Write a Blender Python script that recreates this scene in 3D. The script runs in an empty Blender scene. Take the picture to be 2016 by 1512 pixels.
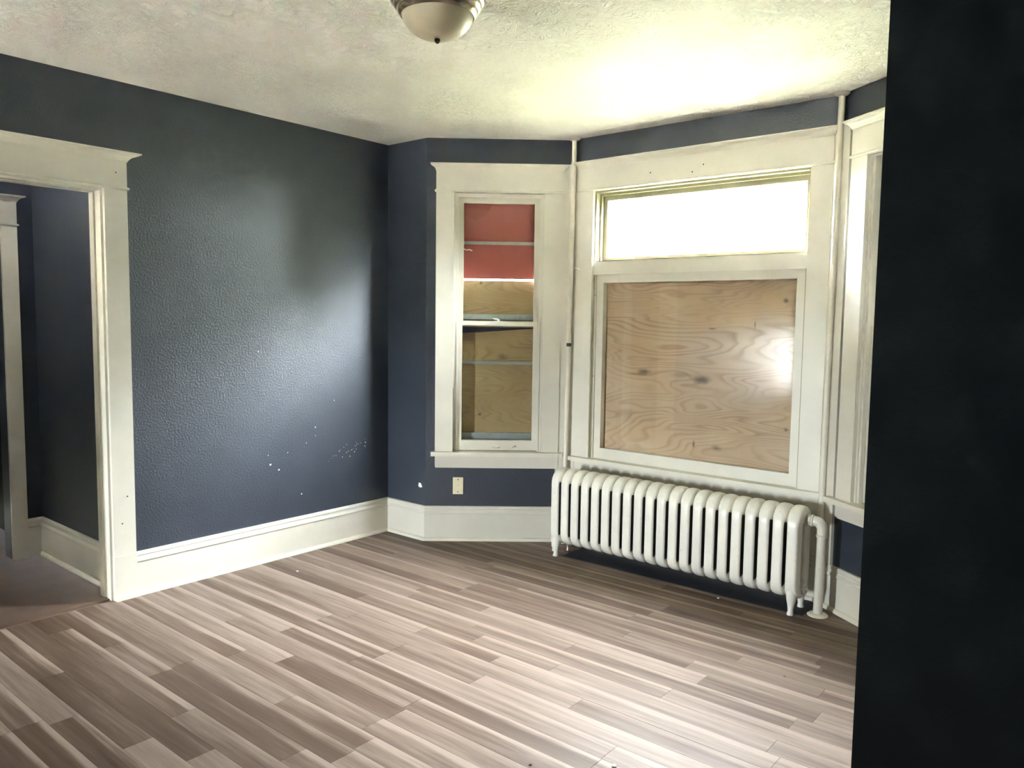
import bpy, bmesh, math, random
from mathutils import Vector, Matrix

random.seed(7)
scene = bpy.context.scene
COL = scene.collection
PI = math.pi

# ------------------------------------------------------------------ camera
F_PX = 1535.1
PITCH, ROLL, YAW = math.radians(4.706), math.radians(0.792), math.radians(39.651)
CAM = Vector((4.1816, -3.672, 1.5123))
fw = Vector((-math.sin(YAW) * math.cos(PITCH), math.cos(YAW) * math.cos(PITCH), -math.sin(PITCH)))
rt = Vector((math.cos(YAW), math.sin(YAW), 0))
up = rt.cross(fw)
rt2 = rt * math.cos(ROLL) + up * math.sin(ROLL)
up2 = up * math.cos(ROLL) - rt * math.sin(ROLL)
cam_data = bpy.data.cameras.new('camera')
cam_data.sensor_fit = 'HORIZONTAL'
cam_data.sensor_width = 36.0
cam_data.lens = F_PX / 2016 * 36.0
cam_data.clip_start = 0.02
cam = bpy.data.objects.new('camera', cam_data)
COL.objects.link(cam)
M = Matrix((rt2, up2, -fw)).transposed().to_4x4()
M.translation = CAM
cam.matrix_world = M
scene.camera = cam

# ------------------------------------------------------------------ world, exposure
SKY_STRENGTH = 4.0
SKY_COLOR = (0.90, 0.95, 1.0)
world = bpy.data.worlds.new('overcast_sky')
scene.world = world
world.use_nodes = True
bg = world.node_tree.nodes['Background']
bg.inputs['Color'].default_value = (*SKY_COLOR, 1)
bg.inputs['Strength'].default_value = SKY_STRENGTH
# unseen sun added behind the house: lights the lawn and the trees, not the bay itself
sun_data = bpy.data.lights.new('sun', 'SUN')
sun_data.energy = 12.0
sun_data.angle = math.radians(1.0)
sun_data.color = (1.0, 0.95, 0.86)
sun = bpy.data.objects.new('sun', sun_data)
COL.objects.link(sun)
sun.rotation_euler = Vector((0.45, 0.55, -0.85)).to_track_quat('-Z', 'Y').to_euler()
vs = scene.view_settings
vs.view_transform = 'Standard'
vs.look = 'None'
vs.gamma = 1.0
vs.use_curve_mapping = False
vs.exposure = 7.2
scene.cycles.max_bounces = 10
scene.cycles.diffuse_bounces = 7
scene.cycles.transparent_max_bounces = 12
scene.cycles.sample_clamp_indirect = 3.0

# ------------------------------------------------------------------ room dimensions
H = 2.7
S = 0.383                       # width of the wall beside the bay
X1, Y1, X2 = 1.100, 0.620, 2.809    # bay centre wall
A_R = math.radians(34.3166)
A_L = math.atan2(Y1, X1 - S)
L_L = math.hypot(X1 - S, Y1)
L_R = Y1 / math.sin(A_R)
XB = X2 + L_R * math.cos(A_R)       # bay right end on the back wall
XR = 5.3                        # right wall
YB = -7.0                       # wall far behind the viewer
YN = -4.6                       # added wall close behind the viewer, right of the rear part
XN = 2.20
TH = 0.11
DOOR_R, DOOR_L, DOOR_H = -1.91, -2.76, 2.15


# ------------------------------------------------------------------ materials
def new_mat(name):
    m = bpy.data.materials.new(name)
    m.use_nodes = True
    nt = m.node_tree
    for n in list(nt.nodes):
        nt.nodes.remove(n)
    out = nt.nodes.new('ShaderNodeOutputMaterial')
    return m, nt, out


def N(nt, kind, **kw):
    n = nt.nodes.new(kind)
    for k, v in kw.items():
        if k == 'inp':
            for i, val in v.items():
                n.inputs[i].default_value = val
        else:
            setattr(n, k, v)
    return n


def ramp(nt, stops):
    r = nt.nodes.new('ShaderNodeValToRGB')
    el = r.color_ramp.elements
    while len(el) < len(stops):
        el.new(0.5)
    for e, (p, c) in zip(el, stops):
        e.position = p
        e.color = (*c, 1) if len(c) == 3 else c
    return r


def paint(name, c1, c2, rough=0.5, scale=4.0, bump=0.0, bscale=120.0, spec=0.5, bdetail=3.0, bdist=0.002,
          dirt=None, dirt_amt=0.0, rough2=None):
    """painted surface: slow colour drift, fine relief, optional grime specks"""
    m, nt, out = new_mat(name)
    b = N(nt, 'ShaderNodeBsdfPrincipled')
    nt.links.new(b.outputs[0], out.inputs[0])
    tc = N(nt, 'ShaderNodeNewGeometry')
    no = N(nt, 'ShaderNodeTexNoise', inp={'Scale': scale, 'Detail': 4.0, 'Roughness': 0.55})
    nt.links.new(tc.outputs['Position'], no.inputs['Vector'])
    r = ramp(nt, [(0.3, c1), (0.7, c2)])
    nt.links.new(no.outputs['Fac'], r.inputs['Fac'])
    col = r.outputs['Color']
    if dirt is not None:
        n2 = N(nt, 'ShaderNodeTexNoise', inp={'Scale': 26.0, 'Detail': 6.0, 'Roughness': 0.7})
        nt.links.new(tc.outputs['Position'], n2.inputs['Vector'])
        r2 = ramp(nt, [(0.62, (0, 0, 0)), (0.78, (dirt_amt,) * 3)])
        nt.links.new(n2.outputs['Fac'], r2.inputs['Fac'])
        mx = N(nt, 'ShaderNodeMix', data_type='RGBA')
        nt.links.new(r2.outputs['Color'], mx.inputs['Factor'])
        nt.links.new(col, mx.inputs['A'])
        mx.inputs['B'].default_value = (*dirt, 1)
        col = mx.outputs['Result']
    nt.links.new(col, b.inputs['Base Color'])
    b.inputs['Roughness'].default_value = rough
    if rough2 is not None:
        rr = N(nt, 'ShaderNodeMapRange', inp={'To Min': rough, 'To Max': rough2})
        nt.links.new(no.outputs['Fac'], rr.inputs['Value'])
        nt.links.new(rr.outputs[0], b.inputs['Roughness'])
    b.inputs['Specular IOR Level'].default_value = spec
    if bump > 0:
        n3 = N(nt, 'ShaderNodeTexNoise', inp={'Scale': bscale, 'Detail': bdetail, 'Roughness': 0.55})
        nt.links.new(tc.outputs['Position'], n3.inputs['Vector'])
        bp = N(nt, 'ShaderNodeBump', inp={'Strength': bump, 'Distance': bdist})
        nt.links.new(n3.outputs['Fac'], bp.inputs['Height'])
        nt.links.new(bp.outputs[0], b.inputs['Normal'])
    return m


def metal(name, c, rough=0.35, metallic=1.0):
    m, nt, out = new_mat(name)
    b = N(nt, 'ShaderNodeBsdfPrincipled')
    nt.links.new(b.outputs[0], out.inputs[0])
    g = N(nt, 'ShaderNodeNewGeometry')
    no = N(nt, 'ShaderNodeTexNoise', inp={'Scale': 40.0, 'Detail': 3.0})
    nt.links.new(g.outputs['Position'], no.inputs['Vector'])
    r = ramp(nt, [(0.3, tuple(x * 0.85 for x in c)), (0.7, c)])
    nt.links.new(no.outputs['Fac'], r.inputs['Fac'])
    nt.links.new(r.outputs['Color'], b.inputs['Base Color'])
    b.inputs['Metallic'].default_value = metallic
    b.inputs['Roughness'].default_value = rough
    return m


NAVY = paint('navy_wall_paint', (0.007, 0.014, 0.030), (0.010, 0.018, 0.037), rough=0.45, rough2=0.51, scale=3.0,
             bump=0.55, bscale=95.0, bdist=0.004, spec=1.0)
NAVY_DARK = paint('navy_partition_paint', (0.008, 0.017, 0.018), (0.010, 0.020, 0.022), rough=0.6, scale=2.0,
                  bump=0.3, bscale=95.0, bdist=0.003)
TRIM = paint('cream_trim_paint', (0.60, 0.565, 0.49), (0.65, 0.615, 0.54), rough=0.36, scale=3.0, bump=0.12, bscale=30.0,
             bdist=0.002, dirt=(0.42, 0.36, 0.25), dirt_amt=0.28)
TRIM_OLD = paint('stained_sill_paint', (0.64, 0.60, 0.51), (0.69, 0.65, 0.555), rough=0.42, scale=6.0, bump=0.2, bscale=40.0,
                 bdist=0.002, dirt=(0.36, 0.28, 0.16), dirt_amt=0.55)
CREAMWALL = paint('cream_wall_paint', (0.60, 0.57, 0.50), (0.65, 0.62, 0.55), rough=0.6, bump=0.3, bscale=95.0)
BOUNCECUT = paint('bounce_cut_dark', (0.07, 0.06, 0.045), (0.12, 0.10, 0.08), rough=0.85, scale=20.0)
GREYBLUE = paint('grey_block_board', (0.16, 0.19, 0.22), (0.30, 0.33, 0.36), rough=0.7, scale=9.0)
YELLOWED = paint('yellowed_transom_paint', (0.27, 0.245, 0.155), (0.32, 0.29, 0.19), rough=0.5, scale=8.0, dirt=(0.2, 0.15, 0.08), dirt_amt=0.5)
SEAM = paint('dark_gap_grime', (0.05, 0.04, 0.03), (0.09, 0.07, 0.05), rough=0.8)
RADPAINT = paint('radiator_enamel', (0.76, 0.725, 0.65), (0.81, 0.775, 0.70), rough=0.33, scale=14.0, bump=0.25, bscale=45.0,
                 bdist=0.0015, dirt=(0.30, 0.20, 0.11), dirt_amt=0.35)
SLOTSHADE = paint('radiator_slot_shade', (0.035, 0.030, 0.024), (0.07, 0.06, 0.05), rough=0.8, scale=30.0)  # near-black that paints the shade between radiator sections
PIPEPAINT = paint('pipe_paint', (0.65, 0.61, 0.53), (0.71, 0.67, 0.58), rough=0.36, scale=10.0, bump=0.5, bscale=60.0,
                  bdist=0.002, dirt=(0.35, 0.27, 0.17), dirt_amt=0.4)
NICKEL = metal('brushed_nickel', (0.46, 0.40, 0.32), 0.24)
ALU = metal('storm_aluminium', (0.50, 0.52, 0.52), 0.45, 0.7)
DARKMETAL = metal('dark_metal', (0.06, 0.055, 0.05), 0.4)
IVORY = paint('ivory_plastic', (0.72, 0.64, 0.45), (0.75, 0.67, 0.48), rough=0.35)
WHITE = paint('white_flake', (0.85, 0.84, 0.80), (0.9, 0.89, 0.86), rough=0.7)
BLACK = paint('black_tape', (0.012, 0.012, 0.012), (0.02, 0.02, 0.02), rough=0.5)
RUST = paint('rust', (0.10, 0.02, 0.012), (0.16, 0.05, 0.02), rough=0.8, scale=60)
SHADOWVOID = paint('unlit_room_dark', (0.010, 0.011, 0.014), (0.012, 0.013, 0.017), rough=0.8)  # near-black colour stands in for the darkness of the far room
RED = paint('red_painted_board', (0.36, 0.085, 0.065), (0.42, 0.105, 0.08), rough=0.6, scale=5.0, bump=0.2, bscale=60.0)
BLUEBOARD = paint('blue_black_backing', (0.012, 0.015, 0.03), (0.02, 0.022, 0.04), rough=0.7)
GRASS = paint('lawn', (0.026, 0.030, 0.011), (0.038, 0.042, 0.017), rough=0.9, scale=1.5)
LEAF = paint('leaf_green', (0.014, 0.025, 0.008), (0.028, 0.043, 0.014), rough=0.6, scale=3.0)
BARK = paint('bark', (0.10, 0.075, 0.05), (0.17, 0.13, 0.09), rough=0.9, scale=12.0)
SIDING = paint('pale_siding', (0.60, 0.59, 0.57), (0.66, 0.65, 0.63), rough=0.7)
ROOFRED = paint('red_shingle', (0.30, 0.12, 0.09), (0.38, 0.16, 0.12), rough=0.9, scale=20.0)
EXT = paint('outside_clapboard', (0.48, 0.47, 0.44), (0.55, 0.54, 0.5), rough=0.7)


def ceiling_material():
    m, nt, out = new_mat('stippled_ceiling')
    b = N(nt, 'ShaderNodeBsdfPrincipled')
    nt.links.new(b.outputs[0], out.inputs[0])
    g = N(nt, 'ShaderNodeNewGeometry')
    n1 = N(nt, 'ShaderNodeTexNoise', inp={'Scale': 1.3, 'Detail': 3.0})
    nt.links.new(g.outputs['Position'], n1.inputs['Vector'])
    r = ramp(nt, [(0.3, (0.82, 0.785, 0.72)), (0.7, (0.86, 0.825, 0.76))])
    nt.links.new(n1.outputs['Fac'], r.inputs['Fac'])
    nt.links.new(r.outputs['Color'], b.inputs['Base Color'])
    b.inputs['Roughness'].default_value = 0.75
    # swirled brush texture: warped noise, stronger in patches
    w = N(nt, 'ShaderNodeTexNoise', inp={'Scale': 9.0, 'Detail': 2.0})
    nt.links.new(g.outputs['Position'], w.inputs['Vector'])
    add = N(nt, 'ShaderNodeVectorMath', operation='MULTIPLY_ADD')
    add.inputs[1].default_value = (0.16, 0.16, 0.0)
    nt.links.new(w.outputs['Color'], add.inputs[0])
    nt.links.new(g.outputs['Position'], add.inputs[2])
    n2 = N(nt, 'ShaderNodeTexNoise', inp={'Scale': 30.0, 'Detail': 3.0, 'Roughness': 0.5, 'Distortion': 1.8})
    nt.links.new(add.outputs[0], n2.inputs['Vector'])
    r2 = ramp(nt, [(0.46, (0, 0, 0)), (0.60, (1, 1, 1))])
    nt.links.new(n2.outputs['Fac'], r2.inputs['Fac'])
    n3 = N(nt, 'ShaderNodeTexNoise', inp={'Scale': 3.2, 'Detail': 2.0})
    nt.links.new(g.outputs['Position'], n3.inputs['Vector'])
    r3 = ramp(nt, [(0.35, (0.25,) * 3), (0.65, (1,) * 3)])
    nt.links.new(n3.outputs['Fac'], r3.inputs['Fac'])
    mul = N(nt, 'ShaderNodeMath', operation='MULTIPLY')
    nt.links.new(r2.outputs['Color'], mul.inputs[0])
    nt.links.new(r3.outputs['Color'], mul.inputs[1])
    bp = N(nt, 'ShaderNodeBump', inp={'Strength': 1.0, 'Distance': 0.011})
    nt.links.new(mul.outputs[0], bp.inputs['Height'])
    nt.links.new(bp.outputs[0], b.inputs['Normal'])
    return m


CEIL = ceiling_material()


def plank_material(name, dark, mid, light, rough=0.36):
    """printed wood planks: tone per plank from the object colour, grain along X, pale streaks"""
    m, nt, out = new_mat(name)
    b = N(nt, 'ShaderNodeBsdfPrincipled')
    nt.links.new(b.outputs[0], out.inputs[0])
    g = N(nt, 'ShaderNodeNewGeometry')
    oi = N(nt, 'ShaderNodeObjectInfo')
    mp = N(nt, 'ShaderNodeVectorMath', operation='MULTIPLY')
    mp.inputs[1].default_value = (1.3, 24.0, 1.0)
    nt.links.new(g.outputs['Position'], mp.inputs[0])
    off = N(nt, 'ShaderNodeVectorMath', operation='MULTIPLY_ADD')
    cmb = N(nt, 'ShaderNodeCombineXYZ')
    nt.links.new(oi.outputs['Random'], cmb.inputs[0])
    nt.links.new(oi.outputs['Random'], cmb.inputs[2])
    nt.links.new(cmb.outputs[0], off.inputs[0])
    off.inputs[1].default_value = (40, 0, 30)
    nt.links.new(mp.outputs[0], off.inputs[2])
    n1 = N(nt, 'ShaderNodeTexNoise', inp={'Scale': 1.0, 'Detail': 5.0, 'Roughness': 0.6, 'Distortion': 0.35})
    nt.links.new(off.outputs[0], n1.inputs['Vector'])
    # fine grain
    mp2 = N(nt, 'ShaderNodeVectorMath', operation='MULTIPLY')
    mp2.inputs[1].default_value = (5.0, 160.0, 1.0)
    nt.links.new(g.outputs['Position'], mp2.inputs[0])
    n2 = N(nt, 'ShaderNodeTexNoise', inp={'Scale': 1.0, 'Detail': 3.0, 'Roughness': 0.6})
    nt.links.new(mp2.outputs[0], n2.inputs['Vector'])
    sep = N(nt, 'ShaderNodeSeparateColor')
    nt.links.new(oi.outputs['Color'], sep.inputs[0])
    # tone = plank tone + grain
    a1 = N(nt, 'ShaderNodeMath', operation='MULTIPLY_ADD')
    nt.links.new(n1.outputs['Fac'], a1.inputs[0])
    a1.inputs[1].default_value = 0.75
    nt.links.new(sep.outputs[0], a1.inputs[2])
    a2 = N(nt, 'ShaderNodeMath', operation='MULTIPLY_ADD')
    nt.links.new(n2.outputs['Fac'], a2.inputs[0])
    a2.inputs[1].default_value = 0.22
    nt.links.new(a1.outputs[0], a2.inputs[2])
    # pale streak along one long edge of the print (generated Y runs across the plank)
    tcn = N(nt, 'ShaderNodeTexCoord')
    sx = N(nt, 'ShaderNodeSeparateXYZ')
    nt.links.new(tcn.outputs['Generated'], sx.inputs[0])
    n4 = N(nt, 'ShaderNodeTexNoise', inp={'Scale': 2.2, 'Detail': 3.0})
    nt.links.new(off.outputs[0], n4.inputs['Vector'])
    w1 = N(nt, 'ShaderNodeMath', operation='MULTIPLY_ADD')
    nt.links.new(n4.outputs['Fac'], w1.inputs[0])
    w1.inputs[1].default_value = -0.5
    nt.links.new(sx.outputs[1], w1.inputs[2])
    st = N(nt, 'ShaderNodeMapRange', inp={'From Min': 0.40, 'From Max': 0.72, 'To Min': 0.0, 'To Max': 0.5})
    nt.links.new(w1.outputs[0], st.inputs['Value'])
    st2 = N(nt, 'ShaderNodeMath', operation='MULTIPLY')
    nt.links.new(st.outputs[0], st2.inputs[0])
    nt.links.new(sep.outputs[1], st2.inputs[1])
    a3 = N(nt, 'ShaderNodeMath', operation='ADD')
    nt.links.new(a2.outputs[0], a3.inputs[0])
    nt.links.new(st2.outputs[0], a3.inputs[1])
    rp = ramp(nt, [(0.30, dark), (0.62, mid), (1.0, light)])
    nt.links.new(a3.outputs[0], rp.inputs['Fac'])
    nt.links.new(rp.outputs['Color'], b.inputs['Base Color'])
    b.inputs['Roughness'].default_value = rough
    b.inputs['Specular IOR Level'].default_value = 0.13
    bp = N(nt, 'ShaderNodeBump', inp={'Strength': 0.25, 'Distance': 0.0008})
    nt.links.new(n2.outputs['Fac'], bp.inputs['Height'])
    nt.links.new(bp.outputs[0], b.inputs['Normal'])
    return m


PLANK = plank_material('grey_oak_plank', (0.050, 0.029, 0.018), (0.115, 0.076, 0.056), (0.280, 0.213, 0.176), 0.50)
HALLFLOOR = paint('worn_brown_hall_floor', (0.10, 0.062, 0.045), (0.15, 0.095, 0.07), rough=0.5, scale=5.0, bump=0.2)
SUBFLOOR = paint('subfloor_seams', (0.07, 0.05, 0.04), (0.09, 0.065, 0.05), rough=0.8)


def plywood_material(name, pale, mid, dark, knots, seed=0.0, horizontal=True, scale=1.0):
    """rotary-cut softwood ply: cathedral rings from warped bands, knots at given local (x, z, rx, rz)"""
    m, nt, out = new_mat(name)
    b = N(nt, 'ShaderNodeBsdfPrincipled')
    nt.links.new(b.outputs[0], out.inputs[0])
    tc = N(nt, 'ShaderNodeTexCoord')
    mp = N(nt, 'ShaderNodeMapping')
    mp.inputs['Location'].default_value = (seed, seed * 0.7, seed * 1.3)
    nt.links.new(tc.outputs['Object'], mp.inputs['Vector'])
    st = N(nt, 'ShaderNodeVectorMath', operation='MULTIPLY')
    st.inputs[1].default_value = (0.62 * scale, 1.0, 3.1 * scale)
    nt.links.new(mp.outputs[0], st.inputs[0])
    n1 = N(nt, 'ShaderNodeTexNoise', inp={'Scale': 1.15, 'Detail': 2.2, 'Roughness': 0.45, 'Distortion': 0.45})
    nt.links.new(st.outputs[0], n1.inputs['Vector'])
    rings = N(nt, 'ShaderNodeMath', operation='MULTIPLY')
    nt.links.new(n1.outputs['Fac'], rings.inputs[0])
    rings.inputs[1].default_value = 30.0
    fr = N(nt, 'ShaderNodeMath', operation='FRACT')
    nt.links.new(rings.outputs[0], fr.inputs[0])
    band = ramp(nt, [(0.0, (0.1,) * 3), (0.45, (0.2,) * 3), (0.8, (0.9,) * 3), (1.0, (0.1,) * 3)])
    nt.links.new(fr.outputs[0], band.inputs['Fac'])
    nb = N(nt, 'ShaderNodeTexNoise', inp={'Scale': 3.0, 'Detail': 3.0})
    nt.links.new(mp.outputs[0], nb.inputs['Vector'])
    rb = ramp(nt, [(0.32, pale), (0.7, mid)])
    nt.links.new(nb.outputs['Fac'], rb.inputs['Fac'])
    mx = N(nt, 'ShaderNodeMix', data_type='RGBA')
    sc = N(nt, 'ShaderNodeMath', operation='MULTIPLY')
    nt.links.new(band.outputs['Color'], sc.inputs[0])
    # ring contrast comes and goes over the sheet
    nc = N(nt, 'ShaderNodeTexNoise', inp={'Scale': 2.0, 'Detail': 2.0})
    nt.links.new(st.outputs[0], nc.inputs['Vector'])
    rc = ramp(nt, [(0.32, (0.2,) * 3), (0.60, (0.85,) * 3)])
    nt.links.new(nc.outputs['Fac'], rc.inputs['Fac'])
    nt.links.new(rc.outputs['Color'], sc.inputs[1])
    nt.links.new(sc.outputs[0], mx.inputs['Factor'])
    nt.links.new(rb.outputs['Color'], mx.inputs['A'])
    mx.inputs['B'].default_value = (*dark, 1)
    col = mx.outputs['Result']
    wob = N(nt, 'ShaderNodeTexNoise', inp={'Scale': 11.0, 'Detail': 3.0})
    nt.links.new(tc.outputs['Object'], wob.inputs['Vector'])
    for (kx, kz, rx, rz, amt) in knots:
        sub = N(nt, 'ShaderNodeVectorMath', operation='SUBTRACT')
        nt.links.new(tc.outputs['Object'], sub.inputs[0])
        sub.inputs[1].default_value = (kx, 0, kz)
        dv = N(nt, 'ShaderNodeVectorMath', operation='MULTIPLY')
        nt.links.new(sub.outputs[0], dv.inputs[0])
        dv.inputs[1].default_value = (1 / rx, 0, 1 / rz)
        ln = N(nt, 'ShaderNodeVectorMath', operation='LENGTH')
        nt.links.new(dv.outputs[0], ln.inputs[0])
        ad = N(nt, 'ShaderNodeMath', operation='MULTIPLY_ADD')
        nt.links.new(wob.outputs['Fac'], ad.inputs[0])
        ad.inputs[1].default_value = 1.6
        nt.links.new(ln.outputs['Value'], ad.inputs[2])
        kr = N(nt, 'ShaderNodeMapRange', inp={'From Min': 0.9, 'From Max': 1.75, 'To Min': amt, 'To Max': 0.0})
        nt.links.new(ad.outputs[0], kr.inputs['Value'])
        m2 = N(nt, 'ShaderNodeMix', data_type='RGBA')
        nt.links.new(kr.outputs[0], m2.inputs['Factor'])
        nt.links.new(col, m2.inputs['A'])
        m2.inputs['B'].default_value = (0.075, 0.05, 0.035, 1)
        col = m2.outputs['Result']
    nt.links.new(col, b.inputs['Base Color'])
    b.inputs['Roughness'].default_value = 0.7
    return m


def glass_material(name, refl=0.09, tint=(0.96, 0.98, 0.97)):
    m, nt, out = new_mat(name)
    tr = N(nt, 'ShaderNodeBsdfTransparent')
    tr.inputs[0].default_value = (*tint, 1)
    gl = N(nt, 'ShaderNodeBsdfGlossy', inp={'Roughness': 0.03})
    lw = N(nt, 'ShaderNodeLayerWeight', inp={'Blend': 0.5})
    p5 = N(nt, 'ShaderNodeMath', operation='POWER')
    p5.inputs[1].default_value = 5.0
    nt.links.new(lw.outputs['Facing'], p5.inputs[0])
    sch = N(nt, 'ShaderNodeMath', operation='MULTIPLY_ADD')
    sch.inputs[1].default_value = 0.8
    sch.inputs[2].default_value = 0.035
    nt.links.new(p5.outputs[0], sch.inputs[0])
    mx = N(nt, 'ShaderNodeMixShader')
    nt.links.new(sch.outputs[0], mx.inputs[0])
    nt.links.new(tr.outputs[0], mx.inputs[1])
    nt.links.new(gl.outputs[0], mx.inputs[2])
    nt.links.new(mx.outputs[0], out.inputs[0])
    return m


GLASS = glass_material('window_glass')


def frosted_material():
    m, nt, out = new_mat('alabaster_glass')
    b = N(nt, 'ShaderNodeBsdfPrincipled')
    nt.links.new(b.outputs[0], out.inputs[0])
    g = N(nt, 'ShaderNodeNewGeometry')
    no = N(nt, 'ShaderNodeTexNoise', inp={'Scale': 9.0, 'Detail': 4.0, 'Distortion': 1.0})
    nt.links.new(g.outputs['Position'], no.inputs['Vector'])
    r = ramp(nt, [(0.3, (0.44, 0.385, 0.275)), (0.7, (0.51, 0.45, 0.335))])
    nt.links.new(no.outputs['Fac'], r.inputs['Fac'])
    nt.links.new(r.outputs['Color'], b.inputs['Base Color'])
    b.inputs['Roughness'].default_value = 0.45
    b.inputs['Subsurface Weight'].default_value = 0.25
    b.inputs['Subsurface Radius'].default_value = (0.03, 0.028, 0.02)
    return m


FROST = frosted_material()


# ------------------------------------------------------------------ mesh helpers
def add_box(bm, x0, x1, y0, y1, z0, z1):
    v = [bm.verts.new(p) for p in ((x0, y0, z0), (x1, y0, z0), (x1, y1, z0), (x0, y1, z0),
                                   (x0, y0, z1), (x1, y0, z1), (x1, y1, z1), (x0, y1, z1))]
    for f in ((0, 3, 2, 1), (4, 5, 6, 7), (0, 1, 5, 4), (1, 2, 6, 5), (2, 3, 7, 6), (3, 0, 4, 7)):
        bm.faces.new([v[i] for i in f])


def add_prism(bm, poly, z0, z1):
    """vertical prism over a plan polygon (counter-clockwise)"""
    lo = [bm.verts.new((x, y, z0)) for x, y in poly]
    hi = [bm.verts.new((x, y, z1)) for x, y in poly]
    n = len(poly)
    bm.faces.new(lo[::-1])
    bm.faces.new(hi)
    for i in range(n):
        j = (i + 1) % n
        bm.faces.new((lo[i], lo[j], hi[j], hi[i]))


def add_loft(bm, rings, cap=True, closed_ring=True):
    """rings: lists of equal numbers of points"""
    vs_ = [[bm.verts.new(p) for p in r] for r in rings]
    n = len(rings[0])
    for a, b in zip(vs_[:-1], vs_[1:]):
        for i in range(n if closed_ring else n - 1):
            j = (i + 1) % n
            bm.faces.new((a[i], a[j], b[j], b[i]))
    if cap:
        bm.faces.new(vs_[0][::-1])
        bm.faces.new(vs_[-1])
    return vs_


def add_tube(bm, path, r, seg=16, cap=True):
    rings = []
    pts = [Vector(p) for p in path]
    rad = r if isinstance(r, (list, tuple)) else [r] * len(pts)
    ref = None
    for i, p in enumerate(pts):
        if i == 0:
            t = pts[1] - p
        elif i == len(pts) - 1:
            t = p - pts[i - 1]
        else:
            t = (pts[i + 1] - p).normalized() + (p - pts[i - 1]).normalized()
        t.normalize()
        if ref is None:
            ref = Vector((1, 0, 0)) if abs(t.x) < 0.9 else Vector((0, 1, 0))
        a = (ref - t * ref.dot(t)).normalized()
        ref = a
        b = t.cross(a)
        rings.append([p + a * (rad[i] * math.cos(2 * PI * k / seg)) + b * (rad[i] * math.sin(2 * PI * k / seg)) for k in range(seg)])
    add_loft(bm, rings, cap)


def add_lathe(bm, prof, center=(0, 0, 0), seg=48):
    cx, cy, cz = center
    rings = []
    for r, z in prof:
        if r < 1e-6:
            r = 1e-5
        rings.append([(cx + r * math.cos(2 * PI * k / seg), cy + r * math.sin(2 * PI * k / seg), cz + z) for k in range(seg)])
    add_loft(bm, rings, cap=True)


def build(name, bm, mat, parent=None, smooth=False, bevel=0.0, bseg=2, angle=35):
    if bevel > 0:
        eds = [e for e in bm.edges if len(e.link_faces) == 2 and e.calc_face_angle(0) > math.radians(40)]
        bmesh.ops.bevel(bm, geom=eds, offset=bevel, segments=bseg, affect='EDGES', profile=0.6, clamp_overlap=True)
    bmesh.ops.recalc_face_normals(bm, faces=bm.faces)
    me = bpy.data.meshes.new(name)
    bm.to_mesh(me)
    bm.free()
    if smooth:
        for p in me.polygons:
            p.use_smooth = True
        me.set_sharp_from_angle(angle=math.radians(angle))
    me.materials.append(mat)
    o = bpy.data.objects.new(name, me)
    COL.objects.link(o)
    if parent is not None:
        o.parent = parent
    return o


def boxes(name, lst, mat, parent=None, bevel=0.0):
    bm = bmesh.new()
    for b in lst:
        add_box(bm, *b)
    return build(name, bm, mat, parent, bevel=bevel)


def empty(name, loc=(0, 0, 0), rz=0.0):
    o = bpy.data.objects.new(name, None)
    o.empty_display_size = 0.1
    o.location = loc
    o.rotation_euler = (0, 0, rz)
    COL.objects.link(o)
    return o


def tag(o, label=None, cat=None, group=None, kind=None):
    if label:
        o['label'] = label
    if cat:
        o['category'] = cat
    if group:
        o['group'] = group
    if kind:
        o['kind'] = kind
    return o


def child_copy(src, parent, loc=None):
    c = src.copy()
    COL.objects.link(c)
    c.parent = parent
    if loc is not None:
        c.location = loc
    return c


# ------------------------------------------------------------------ structure: floor
floor = boxes('floor', [(-0.02, XR + 0.15, YB - 0.15, 1.0, -0.12, -0.012)], SUBFLOOR)
tag(floor, 'grey-brown wood plank floor of the boarded bay room', 'floor', kind='structure')

ROW = 0.105
# plank ends seen in the photograph: row -> [(x, tone left, tone right)], tone None = random
JOINTS = {
    -1: [(2.89, None, None)], 0: [(2.253, None, 0.0)], 2: [(0.999, None, None)],
    3: [(0.471, 0.05, 0.22), (1.48, 0.1, None), (2.81, 0.2, 0.28)],
    4: [(1.255, 0.24, 0.10), (3.203, 0.2, 0.10)], 5: [(2.666, 0.14, 0.34)],
    6: [(1.065, 0.33, 0.15), (1.549, 0.15, 0.42), (2.775, 0.36, 0.12), (3.255, 0.10, 0.36)],
    7: [(0.364, 0.22, 0.30), (2.163, 0.26, 0.10)], 8: [(1.66, 0.32, 0.24), (2.721, 0.14, 0.36)],
    9: [(1.773, 0.18, 0.28), (2.235, 0.3, 0.34), (3.20, 0.28, 0.24)],
    10: [(1.503, 0.40, 0.16), (1.987, 0.16, 0.36)], 11: [(1.104, 0.20, 0.28), (2.491, 0.06, 0.28)],
    12: [(1.021, 0.30, 0.18), (1.567, 0.36, 0.2), (2.059, 0.20, 0.42)],
    13: [(1.574, 0.16, 0.34), (2.781, 0.05, 0.32)], 14: [(1.01, 0.36, 0.14), (1.517, 0.24, 0.02)],
    15: [(0.70, 0.3, 0.22)], 16: [(1.287, 0.34, 0.0), (2.019, 0.02, 0.22)],
    17: [(2.007, 0.16, 0.28)], 18: [(1.606, 0.30, 0.12), (2.089, 0.0, 0.30)],
    19: [(0.996, 0.12, 0.02), (2.10, 0.0, 0.34)], 20: [(0.579, 0.02, 0.22), (1.01, 0.28, 0.06)],
    21: [(0.232, -0.05, 0.12)], 22: [(1.724, 0.02, 0.46)], 23: [(0.70, 0.12, 0.02), (1.487, 0.0, 0.44)],
    24: [(1.121, 0.36, -0.06)],
}


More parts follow.
